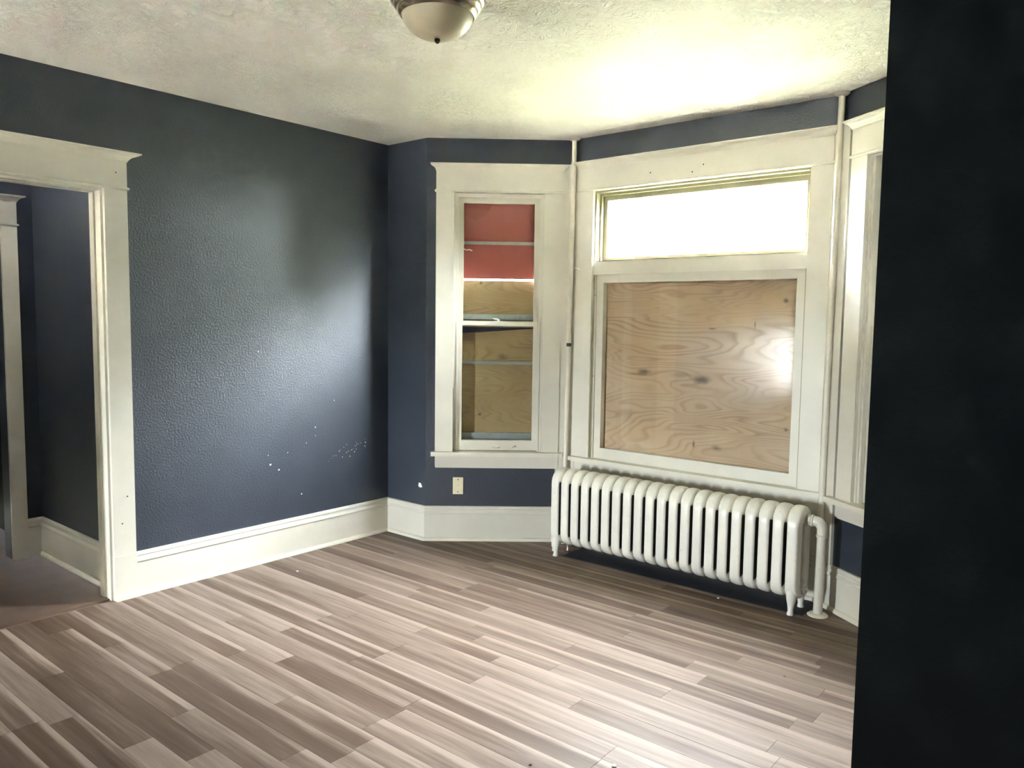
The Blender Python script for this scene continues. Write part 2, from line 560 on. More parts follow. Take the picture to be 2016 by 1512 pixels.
def plank_mesh():
    bm = bmesh.new()
    add_box(bm, 0, 1, -ROW + 0.0012, 0, -0.012, 0)
    me = bpy.data.meshes.new('plank')
    bmesh.ops.recalc_face_normals(bm, faces=bm.faces)
    bm.to_mesh(me)
    bm.free()
    me.materials.append(PLANK)
    return me


PLANK_ME = plank_mesh()
row = -6
rng = random.Random(11)
while True:
    ytop = -row * ROW
    ybot = ytop - ROW
    if ybot < -3.2:
        break
    if ytop > 0.0:      # inside the bay: stop inside the slanted walls
        ym = max(ybot, 0.0)
        xa = S + ym / math.tan(A_L) - 0.02
        xb = XB - ym / math.tan(A_R) + 0.02
        if ytop > Y1 + 0.1:
            row += 1
            continue
    else:
        xa, xb = 0.0, XR
    js = [j for j in JOINTS.get(row, []) if xa + 0.05 < j[0] < xb - 0.05]
    cuts = sorted(js, key=lambda j: j[0])
    ends = [xa] + [j[0] for j in cuts] + [xb]
    left_tone = [None] + [j[2] for j in cuts]
    right_tone = [j[1] for j in cuts] + [None]
    pieces = []
    for i in range(len(ends) - 1):
        a, b = ends[i], ends[i + 1]
        t = left_tone[i] if left_tone[i] is not None else right_tone[i]
        n = max(1, round((b - a) / 1.15)) if (b - a) > 1.5 else 1
        if n == 1 and not cuts and row % 2:
            n = 2 if (b - a) > 0.9 else 1
        xs = [a]
        for k in range(1, n):
            xs.append(a + (b - a) * k / n + rng.uniform(-0.2, 0.2))
        xs.append(b)
        for k in range(n):
            tt = t
            if n > 1:
                tt = left_tone[i] if k == 0 else (right_tone[i] if k == n - 1 else None)
            if tt is None:
                tt = rng.choice([0.0, 0.06, 0.12, 0.18, 0.24, 0.30])
            pieces.append((xs[k], xs[k + 1], tt))
    for a, b, tone in pieces:
        p = bpy.data.objects.new('plank', PLANK_ME)
        COL.objects.link(p)
        p.parent = floor
        p.location = (a, ytop, rng.uniform(-0.0006, 0.0))
        p.scale = (b - a - 0.0012, 1, 1)
        p.color = (max(0.0, 0.07 + tone * 0.72), rng.choice([0.35, 0.7, 1.0, 1.0, 0.15]), 0, 1)
    row += 1

bm = bmesh.new()
while -row * ROW > YB - 0.1:
    x = 0.0
    while x < XR:
        x1_ = min(XR, x + rng.uniform(0.7, 1.3))
        add_box(bm, x, x1_ - 0.0012, -row * ROW - ROW + 0.0012, -row * ROW, -0.012, 0)
        x = x1_
    row += 1
rest = build('far_planks', bm, PLANK, floor)
rest.color = (0.18, 0.5, 0, 1)
rest['kind'] = 'stuff'

patch = boxes('radiator_shade_patch', [(1.30, 2.84, 0.335, 0.585, -0.004, 0.0008)], BLUEBOARD, floor)  # thin dark slab painting the shadow below the radiator
patch['label'] = 'blue-black patch for the shade under the radiator'

# ------------------------------------------------------------------ structure: walls and ceiling
eave = 0.13
ceil_poly = [(-1.5, YB - 0.2), (XR + 0.2, YB - 0.2), (XR + 0.2, 0.30), (XB + 0.45, 0.30), (X2 + 0.24, Y1 + TH + eave),
             (X1 - 0.24, Y1 + TH + eave), (S - 0.45, 0.30), (-1.5, 0.30)]
bm = bmesh.new()
add_prism(bm, ceil_poly, H, H + 0.12)
ceiling = build('ceiling', bm, CEIL)
tag(ceiling, 'off-white ceiling with swirled brush texture over the whole room', 'ceiling', kind='structure')


up_poly = [(-2.6, YB - 0.15), (XR + 0.15, YB - 0.15), (XR + 0.15, TH), (XB + 0.05, TH), (X2 + 0.05, Y1 + TH),
           (X1 - 0.05, Y1 + TH), (S - 0.05, TH), (-2.6, TH)]
bm = bmesh.new()
add_prism(bm, up_poly, H + 0.12, 5.9)
upper = build('wall_lawn_shade', bm, EXT)  # unseen block added so the lawn near the bay is shaded
tag(upper, 'added unseen upper storey shading the lawn by the bay', 'wall', kind='structure')


def wall_local(name, loc, rz, u0, u1, openings, ext0=0.0, ext1=0.0, mat=NAVY, th=TH, label=None):
    """wall along local x, inner face at local y = 0, openings (u0, u1, z0, z1); ext* lengthen the outer face"""
    bm = bmesh.new()
    edges = sorted(openings)
    cur = u0
    first = True

    def quad(a, b, z0, z1, e0, e1):
        add_prism(bm, [(a, 0), (b, 0), (b + e1, th), (a - e0, th)], z0, z1)

    for i, (a, b, z0, z1) in enumerate(edges):
        quad(cur, a, 0, H, ext0 if first else 0, 0)
        if z0 > 0:
            quad(a, b, 0, z0, 0, 0)
        if z1 < H:
            quad(a, b, z1, H, 0, 0)
        cur = b
        first = False
    quad(cur, u1, 0, H, ext0 if first else 0, ext1)
    o = build(name, bm, mat)
    o.location = loc
    o.rotation_euler = (0, 0, rz)
    tag(o, label, 'wall', kind='structure')
    return o


W_L = (0.185, 0.780, 0.60, 2.345)          # left bay window opening, local u and z
W_C = (1.305 - X1, 2.692 - X1, 0.60, 2.350)
W_R = (0.265, 0.860, 0.60, 2.345)
tanL, tanR = TH * math.tan(A_L / 2), TH * math.tan(A_R / 2)
wall_left = wall_local('wall_left', (0, 0, 0), PI / 2, YB, 0.0, [(DOOR_L, DOOR_R, 0.0, DOOR_H)], ext1=TH, th=0.13,
                       label='long navy wall with the cased doorway on the left')
wall_back = wall_local('wall_back', (0, 0, 0), 0.0, 0.0, S, [],
                       label='narrow navy wall strip between left wall and bay')
wall_bay_left = wall_local('wall_bay_left', (S, 0, 0), A_L, 0.0, L_L, [W_L], ext0=-tanL, ext1=tanL,
                           label='navy bay wall around the narrow red and plywood window')
wall_bay_center = wall_local('wall_bay_center', (X1, Y1, 0), 0.0, 0.0, X2 - X1, [W_C], ext0=tanL, ext1=tanR,
                             label='navy bay wall above and behind the radiator')
wall_bay_right = wall_local('wall_bay_right', (X2, Y1, 0), -A_R, 0.0, L_R, [W_R], ext0=tanR, ext1=-tanR,
                            label='slanted navy bay wall partly hidden by the dark partition')
wall_back_right = wall_local('wall_back_right', (XB, 0, 0), 0.0, 0.0, XR - XB, [], ext1=TH,
                             mat=CREAMWALL, label='cream wall right of the bay behind the partition')
wall_right = wall_local('wall_right', (XR, 0, 0), -PI / 2, 0.0, -YN, [], ext1=TH,
                        label='navy right wall behind the partition')
W_B = (XN - 0.64, XN - 0.26, 0.50, 1.50)    # added rear window for fill light
wall_rear = wall_local('wall_rear', (XN, YB, 0), PI, 0.0, XN, [W_B], ext0=TH, ext1=TH, mat=CREAMWALL, label='cream rear wall far behind the viewpoint')
wall_light_block = wall_local('wall_light_block', (XR, YN, 0), PI, 0.0, XR - XN, [], ext0=TH, label='added unseen navy wall behind the viewpoint shading the partition')  # unseen wall added to keep rear light off the partition
wall_side = wall_local('wall_side', (XN, YN, 0), -PI / 2, 0.0, YN - YB, [], ext1=TH, label='navy side wall of the rear part of the room')
# partition whose end blocks the right of the view
PX, PY = 3.918, -2.68
bm = bmesh.new()
add_prism(bm, [(PX, PY), (XR, PY), (XR, PY + 0.13), (PX, PY + 0.13)], 0, H)
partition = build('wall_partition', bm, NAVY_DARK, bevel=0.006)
tag(partition, 'near-black navy partition filling the right edge of the view', 'wall', kind='structure')


# ------------------------------------------------------------------ baseboards (mitred runs)
def run_profile(name, prof, p0, p1, n, v0, v1, mat, parent=None):
    """prof: (offset into room, z); v0/v1: offset vectors per unit offset at each end (mitre)"""
    bm = bmesh.new()
    r0 = [(p0[0] + v0[0] * o, p0[1] + v0[1] * o, z) for o, z in prof]
    r1 = [(p1[0] + v1[0] * o, p1[1] + v1[1] * o, z) for o, z in prof]
    add_loft(bm, [r0, r1])
    return build(name, bm, mat, parent)


BOARD = [(0, 0), (0.018, 0), (0.018, 0.185), (0, 0.185)]
CAP = [(0, 0.185), (0.024, 0.185), (0.026, 0.190), (0.023, 0.197), (0.0165, 0.205), (0.0155, 0.214), (0.019, 0.220),
       (0.018, 0.229), (0.012, 0.237), (0, 0.238)]
SHOE = [(0.018, 0), (0.036, 0), (0.0355, 0.008), (0.031, 0.016), (0.024, 0.021), (0.018, 0.022)]


def mitre(n1, n2):
    k = 1 + n1[0] * n2[0] + n1[1] * n2[1]
    return ((n1[0] + n2[0]) / k, (n1[1] + n2[1]) / k)


nL = (1, 0)
nB = (0, -1)
nBL = (math.sin(A_L), -math.cos(A_L))
nBR = (-math.sin(A_R), -math.cos(A_R))
runs = [
    ('baseboard_left', (0, DOOR_R + 0.115), (0, 0), nL, nL, mitre(nL, nB), 'cream baseboard along the left navy wall'),
    ('baseboard_back', (0, 0), (S, 0), nB, mitre(nL, nB), mitre(nB, nBL), 'short cream baseboard in the corner beside the bay'),
    ('baseboard_bay_left', (S, 0), (X1, Y1), nBL, mitre(nB, nBL), mitre(nBL, nB), 'cream baseboard below the narrow bay window'),
    ('baseboard_bay_center', (X1, Y1), (X2, Y1), nB, mitre(nBL, nB), mitre(nB, nBR), 'cream baseboard behind the radiator'),
    ('baseboard_bay_right', (X2, Y1), (XB, 0), nBR, mitre(nB, nBR), mitre(nBR, nB), 'cream baseboard right of the radiator pipe'),
    ('baseboard_back_right', (XB, 0), (XR, 0), nB, mitre(nBR, nB), nB, 'baseboard hidden behind the partition'),
]
for nm, p0, p1, n, v0, v1, lab in runs:
    o = run_profile(nm, BOARD, p0, p1, n, v0, v1, TRIM)
    tag(o, lab, 'baseboard', kind='structure')
    run_profile('cap_moulding', CAP, p0, p1, n, v0, v1, TRIM, o)
    run_profile('shoe_moulding', SHOE, p0, p1, n, v0, v1, TRIM_OLD, o)
o = run_profile('baseboard_left_near', BOARD, (0, YB), (0, DOOR_L - 0.115), nL, nL, nL, TRIM)
tag(o, 'baseboard on the left wall outside the frame', 'baseboard', kind='structure')


# ------------------------------------------------------------------ trim builders in wall-local coordinates
# local x along the wall to the right, local y outward (room is negative y), z up
def crown(name, parent, x0, x1, z0, d0, e=0.055, h=0.048, mat=None):
    prof = [(0.0, 0.0), (0.004, 0.0), (0.004, 0.006), (0.008, 0.010), (0.014, 0.019), (0.026, 0.029), (0.042, 0.035),
            (0.046, 0.036), (0.046, 0.039), (0.055, 0.041), (0.055, 0.048)]
    bm = bmesh.new()
    rings = []
    for o, z in prof:
        o *= e / 0.055
        z *= h / 0.048
        rings.append([(x0 - o, 0, z0 + z), (x0 - o, -(d0 + o), z0 + z), (x1 + o, -(d0 + o), z0 + z), (x1 + o, 0, z0 + z)])
    add_loft(bm, rings)
    return build(name, bm, mat or TRIM, parent)


def bead(name, parent, x0, x1, z0, d0):
    bm = bmesh.new()
    prof = [(0.0, 0.0), (0.006, 0.001), (0.010, 0.006), (0.010, 0.010), (0.006, 0.015), (0.0, 0.016)]
    rings = [[(x0 - o, 0, z0 + z), (x0 - o, -(d0 + o), z0 + z), (x1 + o, -(d0 + o), z0 + z), (x1 + o, 0, z0 + z)] for o, z in prof]
    add_loft(bm, rings)
    return build(name, bm, TRIM, parent)


def box_part(name, parent, x0, x1, o0, o1, z0, z1, mat=None, bevel=0.002):
    """o0/o1: depth measured into the room (positive) or into the wall (negative)"""
    return boxes(name, [(x0, x1, -o1, -o0, z0, z1)], mat or TRIM, parent, bevel=bevel)


def frame_part(name, parent, x0, x1, z0, z1, o0, o1, wl, wr, wb, wt, mat=None, bevel=0.0015):
    """rectangular sash as four mitred-looking members in one piece"""
    bm = bmesh.new()
    add_box(bm, x0, x0 + wl, -o1, -o0, z0, z1)
    add_box(bm, x1 - wr, x1, -o1, -o0, z0, z1)
    add_box(bm, x0 + wl, x1 - wr, -o1, -o0, z0, z0 + wb)
    add_box(bm, x0 + wl, x1 - wr, -o1, -o0, z1 - wt, z1)
    return build(name, bm, mat or TRIM, parent, bevel=bevel)


def pane(parent, x0, x1, z0, z1, o, name='pane'):
    return boxes(name, [(x0, x1, -o - 0.0015, -o + 0.0015, z0, z1)], GLASS, parent)


def casing_set(w, xa, xb, zs, zt, z_hdr, z_crown, cw, stool_ext, apron_in, zap, end_l=True, end_r=True):
    """side casings, bead, header, crown, stool and apron around opening xa..xb"""
    box_part('side_casing', w, xa - cw, xa, 0.0, 0.022, zs, zt, bevel=0.003)
    box_part('side_casing', w, xb, xb + cw, 0.0, 0.022, zs, zt, bevel=0.003)
    bead('head_bead', w, xa - cw, xb + cw, zt, 0.022)
    box_part('head_casing', w, xa - cw, xb + cw, 0.0, 0.024, zt + 0.016, z_hdr, bevel=0.0)
    crown('head_crown', w, xa - cw, xb + cw, z_hdr, 0.024, e=0.036, h=z_crown - z_hdr)
    box_part('stool', w, xa - cw - stool_ext, xb + cw + stool_ext, -0.06, 0.060, zs - 0.028, zs, TRIM_OLD, bevel=0.005)
    box_part('apron', w, xa - cw + apron_in, xb + cw - apron_in, 0.0, 0.020, zap, zs - 0.028, TRIM, bevel=0.003)


def jambs(w, xa, xb, zb, zt, depth, mat=None):
    box_part('jamb', w, xa - 0.0, xa + 0.012, -depth, 0.0, zb, zt, mat, bevel=0)
    box_part('jamb', w, xb - 0.012, xb, -depth, 0.0, zb, zt, mat, bevel=0)
    box_part('jamb', w, xa + 0.012, xb - 0.012, -depth, 0.0, zt - 0.012, zt, mat, bevel=0)
    box_part('outer_sill', w, xa, xb, -depth - 0.04, -0.06, zb - 0.04, zb + 0.004, bevel=0)


# ------------------------------------------------------------------ window 1: narrow double-hung window, boarded outside
w1 = empty('window_1', (S, 0, 0), A_L)
tag(w1, 'narrow double-hung window with cream trim left of the radiator', 'window', kind='structure')
xa, xb, zs, zt = 0.184, 0.781, 0.617, 2.348
casing_set(w1, xa, xb, zs, zt, 2.486, 2.531, 0.120, 0.025, 0.0, 0.513)
box_part('apron_moulding', w1, xa - 0.118, xb + 0.118, 0.0, 0.012, 0.503, 0.513)
jambs(w1, xa, xb, 0.617, zt, 0.11)
# inner stops
box_part('stop', w1, xa + 0.012, xa + 0.026, -0.022, -0.004, zs, zt - 0.012, bevel=0.003)
box_part('stop', w1, xb - 0.026, xb - 0.012, -0.022, -0.004, zs, zt - 0.012, bevel=0.003)
box_part('stop', w1, xa + 0.026, xb - 0.026, -0.022, -0.004, zt - 0.028, zt - 0.012, bevel=0.003)
us = frame_part('upper_sash', w1, xa + 0.014, xb - 0.014, 1.468, 2.336, -0.092, -0.058, 0.046, 0.046, 0.034, 0.046)
pane(us, xa + 0.055, xb - 0.055, 1.50, 2.295, -0.078)
ls = frame_part('lower_sash', w1, xa + 0.014, xb - 0.014, 0.621, 1.498, -0.056, -0.022, 0.042, 0.046, 0.068, 0.026)
pane(ls, xa + 0.050, xb - 0.055, 0.68, 1.475, -0.042)
# sash lock and lift
bm = bmesh.new()
add_box(bm, 0.452, 0.512, 0.026, 0.050, 1.498, 1.503)
add_tube(bm, [(0.482, 0.038, 1.503), (0.482, 0.038, 1.514)], 0.010, 12)
add_tube(bm, [(0.482, 0.038, 1.512), (0.460, 0.030, 1.515), (0.448, 0.028, 1.519)], [0.006, 0.005, 0.003], 8)
build('sash_lock', bm, TRIM_OLD, ls, bevel=0.001)
bm = bmesh.new()
add_box(bm, 0.452, 0.500, 0.0195, 0.022, 0.636, 0.668)
add_tube(bm, [(0.455, 0.020, 0.642), (0.462, 0.008, 0.640), (0.490, 0.008, 0.640), (0.497, 0.020, 0.642)], 0.003, 8)
build('sash_lift', bm, TRIM_OLD, ls)
bm = bmesh.new()
for dx, dz, sx, sz in ((0, 0, .010, .005), (.010, .003, .006, .008), (-.008, -.004, .006, .004), (.015, -.003, .005, .004)):
    add_box(bm, 0.598 + dx, 0.598 + dx + sx, 0.0212, 0.0222, 0.645 + dz, 0.645 + dz + sz)
build('rust_spot', bm, RUST, ls)
for x0, z0, z1 in ((xa - 0.0006, 0.62, 1.05), (xa + 0.0125, 0.62, 1.49), (xb - 0.0140, 0.62, 1.50), (xb - 0.0009, 0.62, 0.86)):
    box_part('paint_seam', w1, x0, x0 + 0.0015, -0.003, 0.0010 if x0 > xa else 0.0226, z0, z1, SEAM, bevel=0)
# aluminium storm window behind the sashes
sw = empty('storm_window')
sw.parent = w1
for z0, z1 in ((2.020, 2.040), (1.512, 1.548), (1.206, 1.226), (0.700, 0.730)):
    box_part('rail', sw, xa + 0.014, xb - 0.014, -0.118, -0.100, z0, z1, ALU, bevel=0.003)
box_part('rail', sw, xa + 0.014, xb - 0.014, -0.118, -0.112, 0.650, 0.700, ALU, bevel=0.0)
for x0 in (xa + 0.012, xb - 0.030):
    box_part('rail', sw, x0, x0 + 0.018, -0.120, -0.100, 0.63, 2.33, ALU, bevel=0.002)

PLY_S = plywood_material('weathered_plywood', (0.44, 0.31, 0.155), (0.36, 0.235, 0.115), (0.26, 0.15, 0.07),
                         [(0.20, 0.30, 0.014, 0.014, 0.85), (0.35, 0.70, 0.045, 0.035, 0.6)], seed=3.1, scale=1.3)


def local_obj(name, bm, mat, loc, rz):
    o = build(name, bm, mat)
    o.location = loc
    o.rotation_euler = (0, 0, rz)
    return o


def at_l(u, out, z):
    """world point for left-bay local (u, outward, z)"""
    return (S + math.cos(A_L) * u - math.sin(A_L) * out, math.sin(A_L) * u + math.cos(A_L) * out, z)


bm = bmesh.new()
add_box(bm, 0, 0.64, 0, 0.012, 0, 0.60)
ob = local_obj('painted_board', bm, RED, at_l(0.163, 0.122, 1.789), A_L)
tag(ob, 'dull red board outside the top of the narrow window', 'board')
bm = bmesh.new()
add_prism(bm, [(0, 0), (0.64, 0), (0.64, 0.012), (0, 0.012)], 0, 0.318)
ob = local_obj('plywood_board', bm, PLY_S, at_l(0.163, 0.122, 1.460), A_L)
tag(ob, 'small plywood board right below the red board', 'board', 'plywood boarding the bay windows')
bm = bmesh.new()
lo = [(0, 0, 0), (0.64, 0, 0), (0.64, 0.012, 0), (0, 0.012, 0)]
hi = [(0, 0, 0.856), (0.64, 0, 0.902), (0.64, 0.012, 0.902), (0, 0.012, 0.856)]
add_loft(bm, [lo, hi])
ob = local_obj('plywood_board', bm, PLY_S, at_l(0.163, 0.122, 0.555), A_L)
tag(ob, 'plywood board with slanted top behind the lower sash of the narrow window', 'board', 'plywood boarding the bay windows')
bm = bmesh.new()
add_box(bm, 0, 0.64, 0, 0.012, 0, 0.14)
ob = local_obj('backing_board', bm, BLUEBOARD, at_l(0.163, 0.136, 1.37), A_L)
tag(ob, 'blue-black strip showing in the slanted gap of the narrow window', 'board')

# ------------------------------------------------------------------ window 2: wide window, transom open, plywood below
w2 = empty('window_2', (X1, Y1, 0), 0)
tag(w2, 'wide cream-framed window with bright transom above the radiator', 'window', kind='structure')
xa, xb = 1.305 - X1, 2.692 - X1
casing_set(w2, xa, xb, 0.606, 2.350, 2.492, 2.539, 0.117, 0.020, 0.004, 0.505)
jambs(w2, xa, xb, 0.606, 2.350, 0.105, YELLOWED)
# mullion rail between transom and lower light
box_part('transom_bar', w2, xa + 0.0, xb - 0.0, -0.105, 0.004, 1.812, 1.897, TRIM, bevel=0.003)
box_part('bounce_cut_strip', w2, xa + 0.012, xb - 0.012, -0.105, -0.001, 1.897, 1.902, BOUNCECUT, bevel=0)  # unseen dark strip added to cut light bouncing to the ceiling
# transom stops and sash
for nm, x0, x1, z0, z1 in (('stop', xa + 0.012, xa + 0.026, 1.897, 2.338), ('stop', xb - 0.026, xb - 0.012, 1.897, 2.338),
                           ('stop', xa + 0.026, xb - 0.026, 2.322, 2.338)):
    box_part(nm, w2, x0, x1, -0.060, -0.040, z0, z1, YELLOWED, bevel=0.003)
ts = frame_part('transom_sash', w2, xa + 0.012, xb - 0.012, 1.900, 2.338, -0.100, -0.068, 0.040, 0.034, 0.026, 0.044, YELLOWED)
pane(ts, xa + 0.045, xb - 0.040, 1.92, 2.30, -0.086)
box_part('aluminium_strip', ts, xa + 0.05, xb - 0.046, -0.106, -0.101, 2.275, 2.290, ALU, bevel=0.0)
# lower sash with glass in front of the plywood
box_part('stop', w2, xa, xa + 0.020, -0.012, -0.002, 0.606, 1.812, bevel=0.003)
box_part('stop', w2, xb - 0.020, xb, -0.012, -0.002, 0.606, 1.812, bevel=0.003)
fs = frame_part('fixed_sash', w2, xa, xb, 0.606, 1.812, -0.055, -0.012, 0.071, 0.061, 0.070, 0.052)
pane(fs, xa + 0.066, xb - 0.056, 0.67, 1.765, -0.048)
bm = bmesh.new()
for x, z in ((xa + 0.012, 1.68), (xa + 0.012, 1.15), (0.62, 2.42), (0.90, 2.395), (0.97, 2.43)):
    add_box(bm, x - 0.0035, x + 0.0035, -0.0245 if z > 2 else 0.001, -0.022 if z > 2 else 0.003, z - 0.004, z + 0.004)
build('nail_hole', bm, DARKMETAL, w2)

PLY_L = plywood_material('plywood_sheet', (0.60, 0.42, 0.295), (0.55, 0.355, 0.225), (0.35, 0.195, 0.11),
                         [(0.335, 0.595, 0.060, 0.022, 0.75), (0.27, 0.575, 0.10, 0.012, 0.4), (0.735, 0.565, 0.085, 0.034, 0.85),
                          (0.62, 0.59, 0.12, 0.022, 0.30), (0.70, 0.165, 0.012, 0.028, 0.9), (0.85, 0.16, 0.05, 0.022, 0.6),
                          (1.235, 1.04, 0.018, 0.016, 0.8), (0.80, 0.875, 0.035, 0.007, 0.7), (1.06, 0.90, 0.005, 0.035, 0.9),
                          (1.265, 0.315, 0.016, 0.014, 0.7)], seed=0.4)
bm = bmesh.new()
add_box(bm, 0, 1.36, 0, 0.015, 0, 1.22)
ob = local_obj('plywood_board', bm, PLY_L, (X1 + xa + 0.018, Y1 + 0.062, 0.60), 0)
tag(ob, 'large plywood sheet boarding the wide window above the radiator', 'board', 'plywood boarding the bay windows')

# ------------------------------------------------------------------ window 3: right bay window, mostly hidden
w3 = empty('window_3', (X2, Y1, 0), -A_R)
tag(w3, 'narrow bay window cut off by the dark partition', 'window', kind='structure')
xa, xb = 0.265, 0.860
casing_set(w3, xa, xb, 0.606, 2.348, 2.488, 2.536, 0.113, 0.050, 0.0, 0.508)
box_part('apron_moulding', w3, xa - 0.112, xb + 0.112, 0.0, 0.012, 0.498, 0.508)
jambs(w3, xa, xb, 0.606, 2.348, 0.105)
box_part('stop', w3, xa + 0.012, xa + 0.028, -0.028, -0.006, 0.606, 2.336, bevel=0.003)
box_part('stop', w3, xb - 0.028, xb - 0.012, -0.028, -0.006, 0.606, 2.336, bevel=0.003)
us = frame_part('upper_sash', w3, xa + 0.012, xb - 0.012, 1.468, 2.336, -0.105, -0.070, 0.030, 0.030, 0.034, 0.05)
pane(us, xa + 0.038, xb - 0.038, 1.49, 2.30, -0.088)
ls = frame_part('lower_sash', w3, xa + 0.012, xb - 0.012, 0.610, 1.506, -0.068, -0.030, 0.046, 0.046, 0.07, 0.03)
pane(ls, xa + 0.05, xb - 0.05, 0.67, 1.485, -0.05)
bm = bmesh.new()
add_box(bm, 0, 0.66, 0, 0.012, 0, 0.98)
c, s_ = math.cos(-A_R), math.sin(-A_R)
u0, o0 = 0.235, 0.122
ob = local_obj('plywood_board', bm, PLY_S, (X2 + c * u0 - s_ * o0, Y1 + s_ * u0 + c * o0, 0.555), -A_R)
tag(ob, 'plywood board outside the lower half of the rightmost window', 'board', 'plywood boarding the bay windows')
bm = bmesh.new()
add_box(bm, 0, 0.66, 0, 0.012, 0, 0.84)
ob = local_obj('painted_board', bm, GREYBLUE, (X2 + c * u0 - s_ * o0, Y1 + s_ * u0 + c * o0, 1.540), -A_R)  # board added to stop light through the upper pane
tag(ob, 'added grey board blocking light at the upper sash of the rightmost window', 'board')

# ------------------------------------------------------------------ window 4: unseen rear window added for fill light
w4 = empty('fill_window', (XN, YB, 0), PI)
tag(w4, 'added unseen window in the rear wall giving fill light', 'window', kind='structure')
frame_part('casing', w4, W_B[0] - 0.11, W_B[1] + 0.11, W_B[2] - 0.11, W_B[3] + 0.13, 0.0, 0.022, 0.11, 0.11, 0.11, 0.13)
ts = frame_part('transom_sash', w4, W_B[0], W_B[1], W_B[2], W_B[3], -0.12, -0.09, 0.04, 0.04, 0.03, 0.04)
pane(ts, W_B[0] + 0.035, W_B[1] - 0.035, W_B[2] + 0.025, W_B[3] - 0.035, -0.105)

# corner boards of the bay
bm = bmesh.new()
add_box(bm, L_L - 0.066, L_L, -0.016, 0, 0.238, 2.533)
cb = build('trim_1', bm, TRIM, bevel=0.001)
cb.location = (S, 0, 0)
cb.rotation_euler = (0, 0, A_L)
tag(cb, 'cream corner board behind the pipe left of the radiator', 'trim', kind='structure')
bm = bmesh.new()
add_box(bm, 0.0, 0.128, -0.016, 0, 0.238, 2.538)
cb = build('trim_2', bm, TRIM, bevel=0.001)
cb.location = (X2, Y1, 0)
cb.rotation_euler = (0, 0, -A_R)
tag(cb, 'cream corner board behind the pipe right of the radiator', 'trim', kind='structure')
bm = bmesh.new()
add_box(bm, 0.0, 0.085, -0.014, 0, 0.238, 2.540)
add_box(bm, X2 - X1 - 0.075, X2 - X1, -0.014, 0, 0.238, 0.506)
cb = build('trim_3', bm, TRIM, bevel=0.001)
cb.location = (X1, Y1, 0)
tag(cb, 'cream corner boards beside the wide window', 'trim', kind='structure')

# ------------------------------------------------------------------ door 1: cased opening in the left wall
d1 = empty('door_1', (0, 0, 0), PI / 2)
tag(d1, 'cased doorway with cream trim opening from the left wall to the hall', 'door', kind='structure')
ya, yb = DOOR_L, DOOR_R
for x0, x1 in ((ya - 0.115, ya), (yb, yb + 0.115)):
    box_part('side_casing', d1, x0, x1, 0.0, 0.022, 0.237, 2.150, bevel=0.003)
    box_part('plinth_block', d1, x0 - 0.001, x1 + 0.002, 0.0, 0.026, 0.0, 0.237, bevel=0.002)
bead('head_bead', d1, ya - 0.115, yb + 0.115, 2.150, 0.022)
box_part('head_casing', d1, ya - 0.115, yb + 0.115, 0.0, 0.024, 2.166, 2.293, bevel=0.0)
crown('head_crown', d1, ya - 0.115, yb + 0.115, 2.293, 0.024, e=0.055, h=0.045)
box_part('shoe_moulding', d1, yb, yb + 0.117, 0.026, 0.040, 0.0, 0.020, TRIM_OLD, bevel=0.004)
# jambs with pocket-door groove
for sgn, y in ((1, yb), (-1, ya)):
    a, b = sorted((y, y - sgn * 0.012))
    box_part('jamb', d1, a, b, -0.050, 0.0, 0.0, 2.150, TRIM, bevel=0.001)
    box_part('jamb', d1, a, b, -0.135, -0.085, 0.0, 2.150, TRIM, bevel=0.001)
    a2, b2 = sorted((y + sgn * 0.004, y - sgn * 0.003))
    box_part('jamb_groove', d1, a2, b2, -0.085, -0.050, 0.0, 2.150, TRIM_OLD, bevel=0)
box_part('jamb', d1, ya + 0.012, yb - 0.012, -0.050, 0.0, 2.138, 2.150, TRIM, bevel=0.001)
box_part('jamb', d1, ya + 0.012, yb - 0.012, -0.135, -0.085, 2.138, 2.150, TRIM, bevel=0.001)
box_part('jamb_groove', d1, ya + 0.012, yb - 0.012, -0.085, -0.050, 2.144, 2.150, TRIM_OLD, bevel=0)
box_part('threshold', d1, ya + 0.012, yb - 0.012, -0.075, -0.020, -0.010, 0.006, HALLFLOOR, bevel=0.004)
bm = bmesh.new()
for y_, z_ in ((yb + 0.075, 0.552), (yb + 0.045, 0.41), (yb + 0.06, 2.235)):
    add_box(bm, y_ - 0.003, y_ + 0.003, -0.0245, -0.021, z_ - 0.003, z_ + 0.003)
build('nail_hole', bm, DARKMETAL, d1)
# hall side casing
box_part('hall_casing', d1, yb, yb + 0.055, -0.150, -0.130, 0.0, 2.25, TRIM, bevel=0.002)

# ------------------------------------------------------------------ hall behind the doorway
HX, HY = -1.165, -1.835
fl = boxes('floor_hall', [(HX - 1.2, 0.0, -3.4, HY + 0.14, -0.12, -0.003)], HALLFLOOR)
tag(fl, 'dark brown worn floor of the hall beyond the doorway', 'floor', kind='structure')
hw = boxes('wall_hall_side', [(HX - 0.1, -0.13, HY, HY + 0.12, 0, H)], NAVY)
tag(hw, 'navy hall wall seen through the doorway', 'wall', kind='structure')
DY1, DY0 = -2.012, -2.80        # far doorway in the hall
fwl = boxes('wall_hall_far', [(HX - 0.12, HX, DY1, HY + 0.12, 0, H), (HX - 0.12, HX, -3.4, DY0, 0, H),
                              (HX - 0.12, HX, DY0, DY1, 2.03, H)], NAVY)
tag(fwl, 'dark far hall wall around the second doorway', 'wall', kind='structure')
ho = boxes('wall_hall_near', [(HX - 1.2, -0.95, -3.5, -3.4, 0, H), (-0.30, -0.13, -3.5, -3.4, 0, H),
                              (-0.95, -0.30, -3.5, -3.4, 0, 2.30), (-0.95, -0.30, -3.5, -3.4, 2.60, H)], NAVY)  # gap near the ceiling added to let daylight into the hall
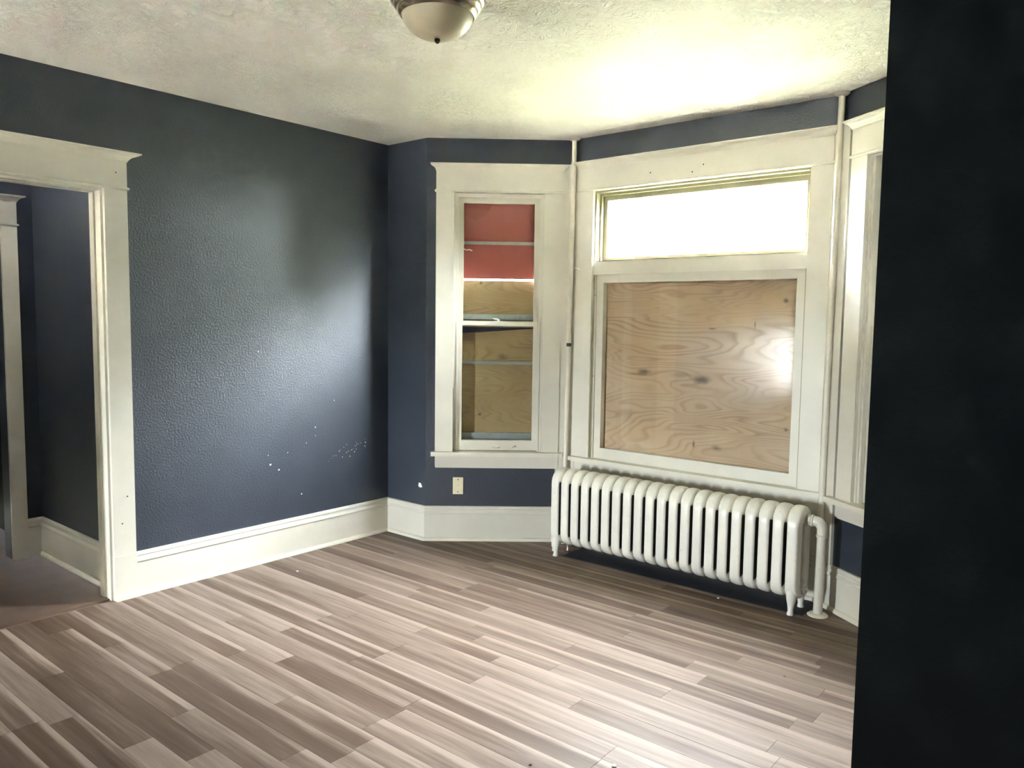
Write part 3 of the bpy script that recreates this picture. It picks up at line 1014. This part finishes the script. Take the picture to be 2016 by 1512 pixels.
tag(ho, 'hall wall outside the frame with an added light opening', 'wall', kind='structure')
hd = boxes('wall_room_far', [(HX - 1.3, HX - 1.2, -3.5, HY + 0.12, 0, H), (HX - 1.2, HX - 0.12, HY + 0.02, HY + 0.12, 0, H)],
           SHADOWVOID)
tag(hd, 'black depth of the room beyond the second doorway', 'wall', kind='structure')
bm = bmesh.new()
add_box(bm, HX - 1.3, -0.13, -3.5, HY + 0.12, H - 0.02, H)
hc = build('ceiling_hall', bm, CEIL)
tag(hc, 'hall ceiling hidden above the doorway', 'ceiling', kind='structure')
o = run_profile('baseboard_hall', BOARD, (HX, HY), (-0.13, HY), nB, mitre(nL, nB), nB, TRIM)
tag(o, 'cream baseboard along the navy hall wall', 'baseboard', kind='structure')
run_profile('cap_moulding', CAP, (HX, HY), (-0.13, HY), nB, mitre(nL, nB), nB, TRIM, o)
run_profile('shoe_moulding', SHOE, (HX, HY), (-0.13, HY), nB, mitre(nL, nB), nB, TRIM_OLD, o)
o = run_profile('baseboard_hall_far', BOARD, (HX, DY1 + 0.085), (HX, HY), nL, nL, mitre(nL, nB), TRIM)
tag(o, 'short cream baseboard between hall corner and second doorway', 'baseboard', kind='structure')
run_profile('cap_moulding', CAP, (HX, DY1 + 0.085), (HX, HY), nL, nL, mitre(nL, nB), TRIM, o)
d2 = empty('door_2', (HX, 0, 0), PI / 2)
tag(d2, 'cream trimmed second doorway at the far side of the hall', 'door', kind='structure')
box_part('side_casing', d2, DY1, DY1 + 0.085, 0.0, 0.022, 0.22, 2.03, bevel=0.002)
box_part('plinth_block', d2, DY1 - 0.001, DY1 + 0.087, 0.0, 0.025, 0.0, 0.22, bevel=0.002)
bead('head_bead', d2, DY0 - 0.085, DY1 + 0.085, 2.03, 0.022)
box_part('head_casing', d2, DY0 - 0.085, DY1 + 0.085, 0.0, 0.024, 2.046, 2.17, bevel=0)
crown('head_crown', d2, DY0 - 0.085, DY1 + 0.085, 2.17, 0.024, e=0.04, h=0.04)
box_part('side_casing', d2, DY0 - 0.085, DY0, 0.0, 0.022, 0.0, 2.03, bevel=0.002)

# ------------------------------------------------------------------ radiator
RX0, PITCHX, NSEC = 1.2665, 0.0760, 21
RYF, RYB, RZ0, RZ1 = 0.285, 0.490, 0.072, 0.566
rad = empty('radiator', (RX0 + PITCHX * 10, 0.387, 0))
tag(rad, 'long white cast-iron column radiator below the boarded wide window', 'radiator')


def section_mesh(dark_left=True, dark_right=True):
    """two-column section: loop of superelliptic cross-section running up the front, over the top, down the back"""
    bm = bmesh.new()
    hy = (RYB - RYF) / 2
    cw = 0.040                         # half depth of a column cross-section
    ry = hy - cw                       # loop centre-line half width
    zt, zb = RZ1 - cw, RZ0 + cw
    path = []
    n_arc = 14
    rz = 0.060
    zlo, zhi = zb + rz * 0.8, zt - rz
    for k in range(9):
        path.append((-ry, zlo + (zhi - zlo) * k / 8))
    for k in range(1, n_arc):
        a = PI - PI * k / n_arc
        path.append((ry * math.cos(a), zhi + rz * math.sin(a)))
    for k in range(9):
        path.append((ry, zhi - (zhi - zlo) * k / 8))
    for k in range(1, n_arc):
        a = -PI * k / n_arc
        path.append((ry * math.cos(a), zlo + rz * 0.8 * math.sin(a)))
    m = len(path)
    NR = 24
    rings = []
    for i in range(m):
        y, z = path[i]
        yp, zp = path[i - 1]
        yn, zn = path[(i + 1) % m]
        t = Vector((yn - yp, zn - zp)).normalized()
        nrm = Vector((-t.y, t.x))
        # half thickness along x: full at the top and bottom hubs, slimmer in the columns
        ring = []
        for j in range(NR):
            a = 2 * PI * (j + 0.5) / NR
            ca, sa = math.cos(a), math.sin(a)
            q = cw * math.copysign(abs(sa) ** 0.55, sa)
            zz = z + nrm.y * q
            k = 0.0
            if zz > 0.478:
                k = min(1.0, (zz - 0.478) / 0.022)
            elif zz < 0.150:
                k = min(1.0, (0.150 - zz) / 0.035) * 0.8
            k = k * k * (3 - 2 * k)
            hx = 0.0316 + (0.0374 - 0.0316) * k
            px = hx * math.copysign(abs(ca) ** (0.36 + 0.22 * k), ca)
            ring.append((px, y + nrm.x * q, zz))
        rings.append(ring)
    vs_ = [[bm.verts.new(p) for p in r] for r in rings]
    for i in range(m):
        a, b = vs_[i], vs_[(i + 1) % m]
        for j in range(NR):
            j2 = (j + 1) % NR
            bm.faces.new((a[j], a[j2], b[j2], b[j]))
    # nipple hubs
    for z in (0.498, 0.128):
        add_tube(bm, [(-PITCHX / 2, 0, z), (PITCHX / 2, 0, z)], 0.036, 20)
    bmesh.ops.recalc_face_normals(bm, faces=bm.faces)
    me = bpy.data.meshes.new('section')
    bm.to_mesh(me)
    bm.free()
    for p in me.polygons:
        p.use_smooth = True
    me.set_sharp_from_angle(angle=math.radians(50))
    me.materials.append(RADPAINT)
    me.materials.append(SLOTSHADE)
    for p in me.polygons:               # flanks coloured dark for the shade in the narrow slots
        if abs(p.normal.x) > 0.90 and 0.150 < p.center.z < 0.484 and abs(p.center.x) > 0.02:
            if (p.center.x < 0 and dark_left) or (p.center.x > 0 and dark_right):
                p.material_index = 1
    return me


SEC = section_mesh()
SEC_LEFT = section_mesh(dark_left=False)
SEC_RIGHT = section_mesh(dark_right=False)
for i in range(NSEC):
    o = bpy.data.objects.new('section', SEC_LEFT if i == 0 else (SEC_RIGHT if i == NSEC - 1 else SEC))
    COL.objects.link(o)
    o.parent = rad
    o.location = ((i - 10) * PITCHX, 0, 0)
# feet on the end sections
for sx in (-10, 10):
    for sy in (-1, 1):
        bm = bmesh.new()
        ctr = sy * 0.062
        prof = [(0.150, 0.030, 0.034, 0.0), (0.11, 0.029, 0.032, 0.004), (0.075, 0.024, 0.024, 0.008), (0.045, 0.017, 0.017, 0.010),
                (0.020, 0.014, 0.015, 0.012), (0.010, 0.017, 0.019, 0.014), (0.0, 0.018, 0.020, 0.015)]
        rings = []
        for z, rx, ryy, sh in prof:
            rings.append([(sx * PITCHX + rx * math.cos(2 * PI * k / 16), ctr + sy * sh + ryy * math.sin(2 * PI * k / 16), z) for k in range(16)])
        add_loft(bm, rings)
        build('foot', bm, RADPAINT, rad, smooth=True, angle=60)
# bushings on both ends, bleed valve at the lower left
for sx, z in ((-1, 0.498), (1, 0.128)):
    bm = bmesh.new()
    xx = sx * (10 * PITCHX + 0.036)
    add_tube(bm, [(xx, 0, z), (xx + sx * 0.012, 0, z)], 0.034, 20)
    add_tube(bm, [(xx + sx * 0.012, 0, z), (xx + sx * 0.020, 0, z)], 0.016, 4)
    build('end_plug', bm, RADPAINT, rad, smooth=True)
bm = bmesh.new()
xx = -(10 * PITCHX + 0.036)
add_tube(bm, [(xx, 0, 0.115), (xx - 0.05, 0, 0.115)], 0.016, 14)
add_tube(bm, [(xx - 0.035, 0, 0.03), (xx - 0.035, 0, 0.06), (xx - 0.035, 0, 0.062), (xx - 0.035, 0, 0.085), (xx - 0.035, 0, 0.087),
              (xx - 0.035, 0, 0.135), (xx - 0.035, 0, 0.150)], [0.017, 0.017, 0.022, 0.022, 0.019, 0.019, 0.010], 14)
add_tube(bm, [(xx - 0.035, 0, 0.0), (xx - 0.035, 0, 0.03)], 0.012, 12)
build('return_valve', bm, RADPAINT, rad, smooth=True)

# supply pipe at the right end
PXc, PYc = 2.897, 0.400
sp = empty('supply_pipe', (PXc, PYc, 0))
tag(sp, 'thick white pipe with elbow joining the radiator right end to the floor', 'pipe')
bm = bmesh.new()
add_tube(bm, [(0, 0, 0.004), (0.004, 0, 0.43)], 0.0235, 24)
build('pipe', bm, PIPEPAINT, sp, smooth=True)
bm = bmesh.new()
ez = 0.490
pts = [(0.004, 0, 0.415), (0.004, 0, 0.425), (0.004, 0, 0.426), (0.004, 0, 0.448)]
for k in range(0, 9):
    a = PI / 2 * k / 8
    pts.append((-0.032 + 0.036 * math.cos(a), -0.0 , 0.455 + 0.038 * math.sin(a)))
pts += [(-0.040, 0, 0.493), (-0.041, 0, 0.493), (-0.052, 0, 0.493)]
rads = [0.030, 0.030, 0.026, 0.026] + [0.027] * 9 + [0.026, 0.031, 0.031]
add_tube(bm, pts, rads, 20)
build('elbow', bm, PIPEPAINT, sp, smooth=True, angle=50)
bm = bmesh.new()
add_tube(bm, [(-0.050, -0.003, 0.494), (-0.060, -0.006, 0.494)], 0.024, 20)
add_tube(bm, [(-0.058, -0.006, 0.495), (-0.0705, -0.010, 0.496)], 0.031, 8)
build('union_nut', bm, PIPEPAINT, sp, smooth=True)
bm = bmesh.new()
add_lathe(bm, [(0.052, 0.0), (0.052, 0.003), (0.044, 0.009), (0.026, 0.012)], seg=32)
build('floor_flange', bm, PIPEPAINT, sp, smooth=True)

# ------------------------------------------------------------------ riser pipes in the bay corners
def riser(name, bottom, top, r, label, coupling=None):
    e = empty(name, (bottom[0], bottom[1], 0))
    tag(e, label, 'pipe', 'heating risers in the bay corners')
    dx, dy = top[0] - bottom[0], top[1] - bottom[1]
    bm = bmesh.new()
    add_tube(bm, [(0, 0, 0.0), (dx * 0.5, dy * 0.5, 1.42), (dx, dy, 2.695)], r, 20)
    build('pipe', bm, PIPEPAINT, e, smooth=True)
    bm = bmesh.new()
    add_lathe(bm, [(r * 1.02, -0.020), (0.034, -0.014), (0.040, -0.006), (0.040, -0.001)], center=(dx, dy, 2.70), seg=28)
    build('ceiling_flange', bm, PIPEPAINT, e, smooth=True)
    if coupling:
        z = coupling
        f = z / 2.695
        bm = bmesh.new()
        add_tube(bm, [(dx * f, dy * f, z - 0.011), (dx * f, dy * f, z + 0.011)], r * 1.06, 20)
        build('tape_band', bm, BLACK, e, smooth=True)
    return e


riser('riser_pipe', (1.137, 0.572), (1.163, 0.578), 0.0155, 'white riser pipe with a black tape band left of the wide window', 1.352)
riser('riser_pipe', (2.838, 0.563), (2.846, 0.566), 0.0165, 'white riser pipe to the ceiling right of the wide window')

# ------------------------------------------------------------------ ceiling light
LX, LY = 2.135, -1.645
lamp = empty('ceiling_light', (LX, LY, H))
tag(lamp, 'flush dome ceiling light with bronze ring and cream glass bowl', 'ceiling light')
bm = bmesh.new()
add_lathe(bm, [(0.168, 0.0), (0.170, -0.045), (0.170, -0.062), (0.166, -0.072), (0.158, -0.078), (0.157, -0.084), (0.152, -0.092),
               (0.145, -0.097), (0.144, -0.103), (0.139, -0.112), (0.134, -0.117), (0.131, -0.120), (0.128, -0.116), (0.126, -0.09)], seg=72)
build('pan_ring', bm, NICKEL, lamp, smooth=True, angle=40)
bm = bmesh.new()
prof = [(0.1275, -0.112)]
for k in range(1, 15):
    a = PI / 2 * k / 15
    prof.append((0.1275 * math.cos(a) ** 0.85, -0.112 - 0.084 * math.sin(a) ** 1.15))
prof.append((0.002, -0.196))
add_lathe(bm, prof, seg=72)
build('glass_bowl', bm, FROST, lamp, smooth=True, angle=60)
bm = bmesh.new()
add_lathe(bm, [(0.004, -0.190), (0.009, -0.195), (0.0105, -0.200), (0.009, -0.206), (0.004, -0.211), (0.0, -0.212)], seg=20)
build('finial', bm, DARKMETAL, lamp, smooth=True, angle=60)

# ------------------------------------------------------------------ wall plate below the narrow window
wp = empty('wall_plate', at_l(0.222, 0.0, 0.378), A_L)
tag(wp, 'ivory blank wall plate on navy wall below the narrow window', 'wall plate')
boxes('plate', [(-0.035, 0.035, -0.006, 0.0, -0.058, 0.058)], IVORY, wp, bevel=0.003)
for z in (-0.042, 0.042):
    bm = bmesh.new()
    add_tube(bm, [(0, -0.005, z), (0, -0.0072, z)], 0.0040, 12)
    build('screw', bm, DARKMETAL, wp)
bm = bmesh.new()
add_tube(bm, [(0, -0.005, 0), (0, -0.0085, 0)], [0.006, 0.005], 12)
build('jack', bm, IVORY, wp)


# ------------------------------------------------------------------ wear on the walls: chips showing white plaster
def chip(bm, cx, cz, pts):
    vs1 = [bm.verts.new((cx + x, -0.0004, cz + z)) for x, z in pts]
    vs2 = [bm.verts.new((cx + x * 0.8, -0.0014, cz + z * 0.8)) for x, z in pts]
    n = len(pts)
    bm.faces.new(vs2)
    for i in range(n):
        j = (i + 1) % n
        bm.faces.new((vs1[i], vs1[j], vs2[j], vs2[i]))


bm = bmesh.new()
chip(bm, 0.333, 0.372, [(-0.016, 0.016), (-0.020, -0.010), (-0.004, -0.018), (0.020, -0.012), (0.012, 0.002), (0.004, 0.014)])
build('plaster_chip', bm, WHITE, wall_back)
bm = bmesh.new()
rs = random.Random(5)
# coordinates along the left wall (local x = world y) and z, taken from the scuffed band near the corner
spots = [(-1.03, 1.30, 3), (-0.47, 0.965, 2), (-0.62, 0.80, 3), (-0.62, 0.745, 2), (-0.69, 0.705, 2), (-0.97, 0.66, 2), (-0.83, 0.66, 2),
         (-0.955, 0.60, 5), (-0.895, 0.56, 5), (-0.73, 0.38, 4), (-0.205, 0.655, 4), (-0.30, 0.60, 3), (-0.34, 0.575, 3)]
for y, z, r in spots:
    k = r * 0.0013
    chip(bm, y, z, [(-k, k * rs.uniform(.3, 1)), (-k * .8, -k), (k * rs.uniform(.4, 1), -k * .7), (k, k * .6)])
for (ya_, za_, yb_, zb_, n) in ((-0.40, 0.58, -0.21, 0.68, 9), (-0.285, 0.615, -0.285, 0.67, 4), (-0.21, 0.62, -0.20, 0.685, 5),
                                (-0.52, 0.56, -0.36, 0.66, 8)):
    for i in range(n):
        t = (i + rs.random() * 0.6) / n
        k = rs.uniform(0.0015, 0.004)
        y, z = ya_ + (yb_ - ya_) * t + rs.uniform(-.004, .004), za_ + (zb_ - za_) * t + rs.uniform(-.006, .006)
        chip(bm, y, z, [(-k, k * .5), (-k * .6, -k * .6), (k, -k * .3), (k * .7, k * .8)])
sm = build('scuff_marks', bm, WHITE, wall_left)
sm['kind'] = 'stuff'

# small hooks and bits on the trim
def hook(label, pts, r, mat=WHITE, name='curtain_hook', cat='hook'):
    bm = bmesh.new()
    add_tube(bm, pts, r, 8)
    o = build(name, bm, mat, smooth=True)
    tag(o, label, cat)
    return o


hook('small white hook on the casing between pipe and wide window',
     [(1.168, 0.598, 1.858), (1.176, 0.585, 1.862), (1.190, 0.578, 1.853), (1.205, 0.582, 1.858), (1.212, 0.592, 1.848)], 0.0028)
hook('bent white wire hanging before the red board in the narrow window',
     [at_l(0.245, 0.066, 1.985), at_l(0.262, 0.060, 1.977), at_l(0.285, 0.058, 1.980), at_l(0.302, 0.062, 1.972)], 0.0025,
     name='wire_hook')

# crumbs on the floor
def crumb(label, x, y, r, mat, cat='debris', name='paint_flake'):
    bm = bmesh.new()
    bmesh.ops.create_icosphere(bm, subdivisions=1, radius=r)
    rr = random.Random(int(x * 1000))
    for v in bm.verts:
        v.co *= rr.uniform(0.7, 1.15)
        v.co.z = max(v.co.z * 0.45, -r * 0.3)
    o = build(name, bm, mat)
    o.location = (x, y, r * 0.3)
    tag(o, label, cat)


crumb('white crumb on the brightest planks at the bottom of the view', 2.842, -1.480, 0.010, WHITE)
crumb('white flake on planks near the left baseboard', 0.315, -0.985, 0.009, WHITE)
crumb('white speck under the radiator', 2.40, 0.28, 0.008, WHITE)
crumb('dark crumb on planks at the bottom centre', 2.62, -1.66, 0.007, SEAM, name='dirt_crumb')
crumb('brown crumb on planks below the radiator middle', 3.03, -0.42, 0.006, SEAM, name='dirt_crumb')

# ------------------------------------------------------------------ outside: lawn, trees, neighbour house, bay roof
lawn = boxes('lawn', [(-60, 60, -80, 80, -0.9, -0.8)], GRASS)
tag(lawn, 'green lawn outside the bay window', 'lawn', kind='structure')

CONCRETE = paint('pale_concrete', (0.42, 0.40, 0.36), (0.50, 0.48, 0.44), rough=0.9, scale=2.0)
bounce_yard = boxes('bounce_yard', [(-8, 12, -24, YB - 0.2, -0.8, -0.6)], CONCRETE)  # unseen pale ground added to bounce light in from behind
tag(bounce_yard, 'added unseen pale concrete yard bouncing light into the rear window', 'yard', kind='structure')
porch = boxes('sky_block_roof', [(-1.0, 4.5, YB - 3.4, YB - 0.16, 2.55, 2.7), (-0.9, -0.75, YB - 3.3, YB - 3.15, -0.8, 2.55),  # unseen roof added to hide high sky from the rear window
                             (4.25, 4.4, YB - 3.3, YB - 3.15, -0.8, 2.55)], EXT)
tag(porch, 'added unseen roof on posts keeping sky light from the rear window', 'roof', kind='structure')


def tree(label, x, y, r, zc, top, n, seed):
    e = empty('tree', (x, y, -0.8))
    tag(e, label, 'tree', 'trees outside the bay')
    bm = bmesh.new()
    add_tube(bm, [(0, 0, 0), (0.05, 0.03, 1.2), (0.0, 0.1, zc + 0.8)], [0.22, 0.17, 0.08], 10)
    build('trunk', bm, BARK, e, smooth=True)
    rg = random.Random(seed)
    verts, faces = [], []
    hz = (top - (2 * zc - top)) / 2
    for i in range(n):
        d = Vector((rg.gauss(0, 1), rg.gauss(0, 1), rg.gauss(0, 1))).normalized()
        q = rg.random() ** 0.4
        lump = 0.86 + 0.14 * math.sin(5 * d.x + seed) * math.cos(4 * d.z + 2 * d.y)
        c = Vector((d.x * r, d.y * r, d.z * hz)) * q * lump + Vector((0, 0, zc + 0.8))
        a = Vector((rg.gauss(0, 1), rg.gauss(0, 1), rg.gauss(0, 1))).normalized()
        b = a.orthogonal().normalized()
        s = rg.uniform(0.09, 0.17)
        k = len(verts)
        verts += [c - a * s, c + b * s * 0.55, c + a * s, c - b * s * 0.55]
        faces.append((k, k + 1, k + 2, k + 3))
    me = bpy.data.meshes.new('foliage')
    me.from_pydata([tuple(v) for v in verts], [], faces)
    me.materials.append(LEAF)
    f = bpy.data.objects.new('foliage', me)
    COL.objects.link(f)
    f.parent = e
    f['kind'] = 'stuff'


tree('leafy tree standing straight out from the bay', 2.2, 8.6, 2.2, 4.6, 8.9, 11000, 1)
tree('tallest leafy tree outside right of the bay', 6.6, 9.4, 2.6, 4.8, 9.2, 12000, 2)
tree('slim leafy tree standing farthest back between two taller-looking trees', 4.0, 14.2, 1.9, 6.4, 13.0, 9000, 9)
tree('lower leafy tree outside right of the tallest tree', 12.0, 9.0, 2.6, 3.9, 7.4, 9000, 4)
tree('bushy low tree close outside the rightmost window', 4.75, 2.6, 1.3, 1.3, 3.15, 9000, 6)
tree('added leafy tree farthest right blocking low light to the bay', 9.6, 1.6, 2.4, 3.6, 7.4, 9000, 3)  # added to keep low sky light off the left window trim

# portals: guide sky sampling to the two open panes
for nm, loc, rz, w, h in (('portal_transom', ((1.305 + 2.692) / 2, Y1 + 0.20, 2.12), 0.0, 1.36, 0.44),
                          ('portal_rear', (0.45, YB - 0.2, 1.0), PI, 0.36, 0.99)):
    ld = bpy.data.lights.new(nm, 'AREA')
    ld.shape = 'RECTANGLE'
    ld.size, ld.size_y = w, h
    ld.cycles.is_portal = True
    lo_ = bpy.data.objects.new(nm, ld)
    COL.objects.link(lo_)
    lo_.location = loc
    lo_.rotation_euler = (-PI / 2, 0, rz)
